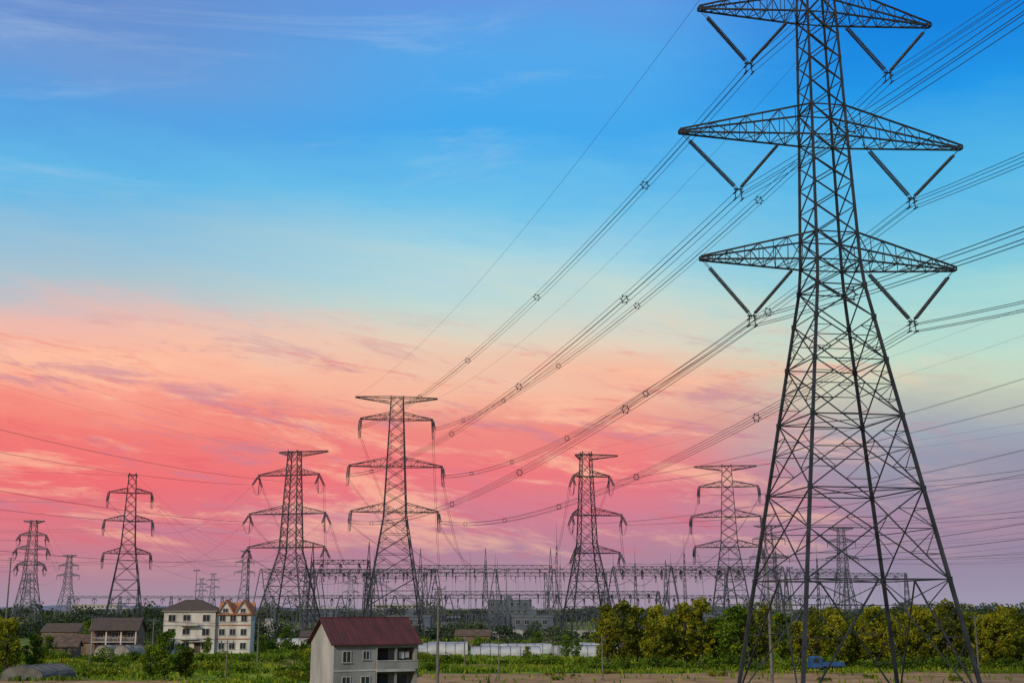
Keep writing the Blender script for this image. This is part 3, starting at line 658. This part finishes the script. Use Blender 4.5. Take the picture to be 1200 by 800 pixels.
V[0::4]=P0-dv;V[1::4]=P0+dv;V[2::4]=P0+dv*.9+lean;V[3::4]=P0-dv*.2+lean*np.array([1,1,1.2])
me=cloud_mesh("meadow_grass",V,M_grass); o=bpy.data.objects.new("meadow_grass",me); COL.objects.link(o)
def hill(x0,x1,y,hm,seed):
    r=random.Random(seed); n=60; v=[];f=[]; ph=[r.uniform(0,6) for _ in range(4)]
    for k in range(n+1):
        t=k/n; h=hm*math.sin(math.pi*t)**.7*(.6+.25*math.sin(t*7+ph[0])+.12*math.sin(t*19+ph[1])+.06*math.sin(t*43+ph[2]))
        v+=[(x0+(x1-x0)*t,y-600,-.5),(x0+(x1-x0)*t,y,h),(x0+(x1-x0)*t,y+600,-.5)]
    for k in range(n): a=3*k; f+=[(a,a+3,a+4,a+1),(a+1,a+4,a+5,a+2)]
    mesh_obj("distant_hills",v,f,noise_mat("hazy_hills",(.11,.13,.2),(.15,.17,.25),.004,1),smooth=True)
hill(1600,5200,6500,42,1); hill(-5000,-600,8000,35,5)
# ------------------------------------------------------------ utility poles and lorry
def utility_pole(x,y,h,r=.16,arms=1,name="utility_pole"):
    root=empty(name,(x,y,0),R(rt.uniform(-20,20))); B=MB(); B.strut((0,0,0),(0,0,h),r,r*.6,10); B.obj("concrete_shaft",M_conc,root)
    F=MB(); I=MB()
    for k in range(arms):
        z=h-.35-k*1.3; F.strut((-1,0,z),(1,0,z),.06); F.strut((-.6,0,z),(0,0,z-.6),.03); F.strut((.6,0,z),(0,0,z-.6),.03)
        for q in(-.9,0,.9): I.insulator((q,0,z+.05),(q,0,z+.4),.09,.05,.12,8)
    if F.v: F.obj("crossarm",M_galv,root); I.obj("pin_insulators",M_ins,root,smooth=True)
    return Vector((x,y,h))
tp=[utility_pole(-10.2,175,13.0,.2,2),utility_pole(35,172,16.5,.22,2),utility_pole(12.9,182,6.2,.12,0,"concrete_post"),utility_pole(-1.9,182,6.6,.12,1),
utility_pole(-41,183,5.5,.11,1),utility_pole(-58,205,8.5,.13,1),utility_pole(-43,215,8.5,.13,1),utility_pole(-95,215,10,.15,2),utility_pole(-8,215,5.5,.11,0,"concrete_post"),utility_pole(75,205,9,.14,1),utility_pole(-26,262,8.5,.13,1),utility_pole(-77,232,9,.13,1),utility_pole(-160,400,26,.3,2)]
Wd=MB()
for a,b in((tp[7],tp[11]),(tp[11],tp[5]),(tp[5],tp[6]),(tp[6],tp[3]),(tp[3],tp[2]),(tp[0],tp[10])):
    for k in(-.5,.5): span(Wd,a+Vector((k,0,-.2)),b+Vector((k,0,-.2)),.7,.018,n=10)
Wd.obj("low_voltage_line",M_wire)
M_blue=noise_mat("blue_lorry_paint",(.015,.06,.18),(.025,.09,.25),1,.5); M_tyre=noise_mat("tyre_rubber",(.02,.02,.02),(.035,.035,.035),3,.9)
lo=empty("blue_lorry",(48.6,208.0,0),R(8))
def prism(parent,name,prof,y0,y1,mat):
    n=len(prof); v=[(a,y0,b) for a,b in prof]+[(a,y1,b) for a,b in prof]; f=[tuple(range(n)),tuple(range(2*n-1,n-1,-1))]+[(i,i+n,(i+1)%n+n,(i+1)%n) for i in range(n)]
    return mesh_obj(name,v,f,mat,parent)
prism(lo,"cab",[(0,.6),(0,1.35),(.25,2.25),(.5,2.4),(1.6,2.4),(1.65,.6)],-1,1,M_blue)
prism(lo,"side_windows",[(.22,1.4),(.42,2.12),(1.3,2.12),(1.3,1.4)],-1.02,1.02,M_glass)
bx(lo,"chassis",(.3,-.5,.55),(5.4,.5,.8),M_dark); bx(lo,"bed_floor",(1.75,-1.05,.85),(5.5,1.05,.95),M_blue)
for a,b in(((1.75,-1.05,.95),(5.5,-.98,1.5)),((1.75,.98,.95),(5.5,1.05,1.5)),((1.75,-.98,.95),(1.82,.98,2.0)),((5.43,-.98,.95),(5.5,.98,1.5))): bx(lo,"bed_side",a,b,M_blue)
Wh=MB()
for xx in(.85,4.3):
    for y0,y1 in((-1.02,-.76),(.76,1.02)): Wh.strut((xx,y0,.42),(xx,y1,.42),.42,n=16)
Wh.obj("wheels",M_tyre,lo)
# ------------------------------------------------------------ world and sun
w=bpy.data.worlds.new("World"); scene.world=w; w.use_nodes=True; nt=w.node_tree; N=nt.nodes; L=nt.links; N.clear()
out=N.new("ShaderNodeOutputWorld")
def Mth(op,a,b=None,c=None,clamp=False):
    m=N.new("ShaderNodeMath"); m.operation=op; m.use_clamp=clamp
    for i,v in enumerate((a,b,c)):
        if v is None: continue
        if isinstance(v,(int,float)): m.inputs[i].default_value=v
        else: L.new(v,m.inputs[i])
    return m.outputs[0]
tc=N.new("ShaderNodeTexCoord"); sp=N.new("ShaderNodeSeparateXYZ"); L.new(tc.outputs['Generated'],sp.inputs[0])
X,Y,Z=sp.outputs
hyp=Mth('SQRT',Mth('ADD',Mth('MULTIPLY',X,X),Mth('ADD',Mth('MULTIPLY',Y,Y),1e-5)))
a=Mth('DIVIDE',X,hyp); e=Mth('DIVIDE',Z,hyp)
e=Mth('MINIMUM',e,3.0)
def fbm(sx,sy,tilt,scale,detail,seed,rough=.55,dist=0):
    cv=N.new("ShaderNodeCombineXYZ"); L.new(Mth('MULTIPLY',a,sx),cv.inputs[0]); L.new(Mth('MULTIPLY',Mth('MULTIPLY_ADD',a,tilt,e),sy),cv.inputs[1]); cv.inputs[2].default_value=seed
    n=N.new("ShaderNodeTexNoise"); n.inputs['Scale'].default_value=scale; n.inputs['Detail'].default_value=detail; n.inputs['Roughness'].default_value=rough; n.inputs['Distortion'].default_value=dist
    L.new(cv.outputs[0],n.inputs['Vector']); return n.outputs['Fac']
warp=Mth('MULTIPLY',Mth('SUBTRACT',fbm(2.4,9,.12,1.5,9,1.3,.62,.3),.5),.10)
wk=Mth('MULTIPLY',e,6.0,clamp=True); ew=Mth('ADD',e,Mth('MULTIPLY',warp,wk))
pos=Mth('DIVIDE',ew,.6,clamp=True)
f=1446
def elev(px,py):
    u=(400-py)/f; r=(px-600)/f; Yf=math.cos(PITCH)-math.sin(PITCH)*u; Zf=math.sin(PITCH)+math.cos(PITCH)*u; return Zf/math.hypot(Yf,r)
def skyramp(px,stops):
    r=N.new("ShaderNodeValToRGB"); el=r.color_ramp.elements; s=sorted((max(0,elev(px,y)/.6),c) for y,c in stops)
    el[0].position=s[0][0]; el[0].color=lin(s[0][1]); el[1].position=min(1,s[-1][0]); el[1].color=lin(s[-1][1])
    for p,c in s[1:-1]: k=el.new(min(1,p)); k.color=lin(c)
    L.new(pos,r.inputs[0]); return r.outputs[0]
SL=skyramp(50,[(0,(102,142,206)),(60,(110,154,213)),(130,(86,160,225)),(200,(96,182,230)),(265,(148,191,216)),(325,(170,194,206)),(372,(236,184,172)),(412,(252,184,156)),(455,(250,164,142)),(500,(242,122,114)),(560,(238,106,111)),(620,(216,116,130)),(665,(180,126,146)),(712,(156,142,162))])
SC=skyramp(600,[(0,(98,152,224)),(70,(82,166,233)),(150,(66,167,235)),(230,(108,191,232)),(300,(162,210,224)),(350,(196,216,208)),(400,(228,208,186)),(450,(244,184,156)),(500,(238,138,126)),(555,(236,116,122)),(600,(210,120,140)),(650,(172,128,152)),(712,(158,145,163))])
SR=skyramp(1150,[(0,(12,128,220)),(100,(30,150,230)),(200,(80,180,230)),(300,(132,202,220)),(350,(165,214,212)),(400,(190,218,200)),(440,(198,208,186)),(475,(180,184,176)),(510,(156,164,178)),(550,(146,144,166)),(610,(158,132,158)),(660,(144,130,158)),(712,(156,150,172))])
def mix(fac,c1,c2):
    m=N.new("ShaderNodeMix"); m.data_type='RGBA'; m.clamp_factor=True
    if isinstance(fac,(int,float)): m.inputs[0].default_value=fac
    else: L.new(fac,m.inputs[0])
    for i,c in((6,c1),(7,c2)):
        if isinstance(c,tuple): m.inputs[i].default_value=c
        else: L.new(c,m.inputs[i])
    return m.outputs[2]
def sstep(v,lo,hi,tlo=0,thi=1):
    m=N.new("ShaderNodeMapRange"); m.interpolation_type='SMOOTHSTEP'; L.new(v,m.inputs[0]); m.inputs[1].default_value=lo; m.inputs[2].default_value=hi; m.inputs[3].default_value=tlo; m.inputs[4].default_value=thi; return m.outputs[0]
aw=Mth('ADD',a,Mth('MULTIPLY',warp,1.2))
c=mix(sstep(aw,-.36,-.02),SL,SC); c=mix(sstep(aw,.08,.30),c,SR)
low=Mth('MULTIPLY',sstep(e,.015,.07),sstep(e,.26,.17))
low=Mth('MULTIPLY',low,sstep(a,.40,.20))
s2=sstep(fbm(3.0,16,.12,2.0,13,9.1,.72,.4),.50,.64)
c=mix(Mth('MULTIPLY',Mth('MULTIPLY',s2,low),.6),c,lin((255,194,160)))
s1=sstep(fbm(3.2,18,.18,2.1,13,4.7,.74,.4),.51,.63)
c=mix(Mth('MULTIPLY',Mth('MULTIPLY',s1,low),.55),c,lin((188,126,152)))
s4=sstep(fbm(4.5,28,.16,2.6,13,22.7,.75,.4),.53,.67)
c=mix(Mth('MULTIPLY',Mth('MULTIPLY',s4,low),.45),c,lin((226,86,104)))
hi=Mth('MULTIPLY',sstep(e,.20,.27),sstep(a,.30,-.15))
s3=sstep(fbm(2,10,-.1,1.3,10,15.3,.66,.8),.50,.72)
c=mix(Mth('MULTIPLY',Mth('MULTIPLY',s3,hi),.3),c,lin((190,208,226)))
# unseen neutral grey zenith, added to cut blue tint in the skylight
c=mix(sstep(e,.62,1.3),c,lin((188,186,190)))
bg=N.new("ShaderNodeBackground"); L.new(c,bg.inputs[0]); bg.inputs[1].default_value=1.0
sky=N.new("ShaderNodeTexSky"); sky.sky_type='NISHITA'; sky.sun_disc=False; sky.sun_elevation=R(26); sky.sun_rotation=R(215)
bg2=N.new("ShaderNodeBackground"); L.new(sky.outputs[0],bg2.inputs[0]); bg2.inputs[1].default_value=.003
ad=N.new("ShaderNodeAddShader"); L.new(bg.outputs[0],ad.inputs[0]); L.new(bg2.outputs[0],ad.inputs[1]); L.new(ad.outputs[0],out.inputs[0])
sd=bpy.data.lights.new("sun",'SUN'); sd.energy=2.5; sd.angle=R(6); sd.color=(1,.87,.64); so=bpy.data.objects.new("sun",sd); COL.objects.link(so)
az=R(215); elv=R(26); dirv=Vector((math.sin(az)*math.cos(elv),math.cos(az)*math.cos(elv),math.sin(elv)))
so.rotation_euler=dirv.to_track_quat('Z','Y').to_euler(); so.location=(0,0,200)
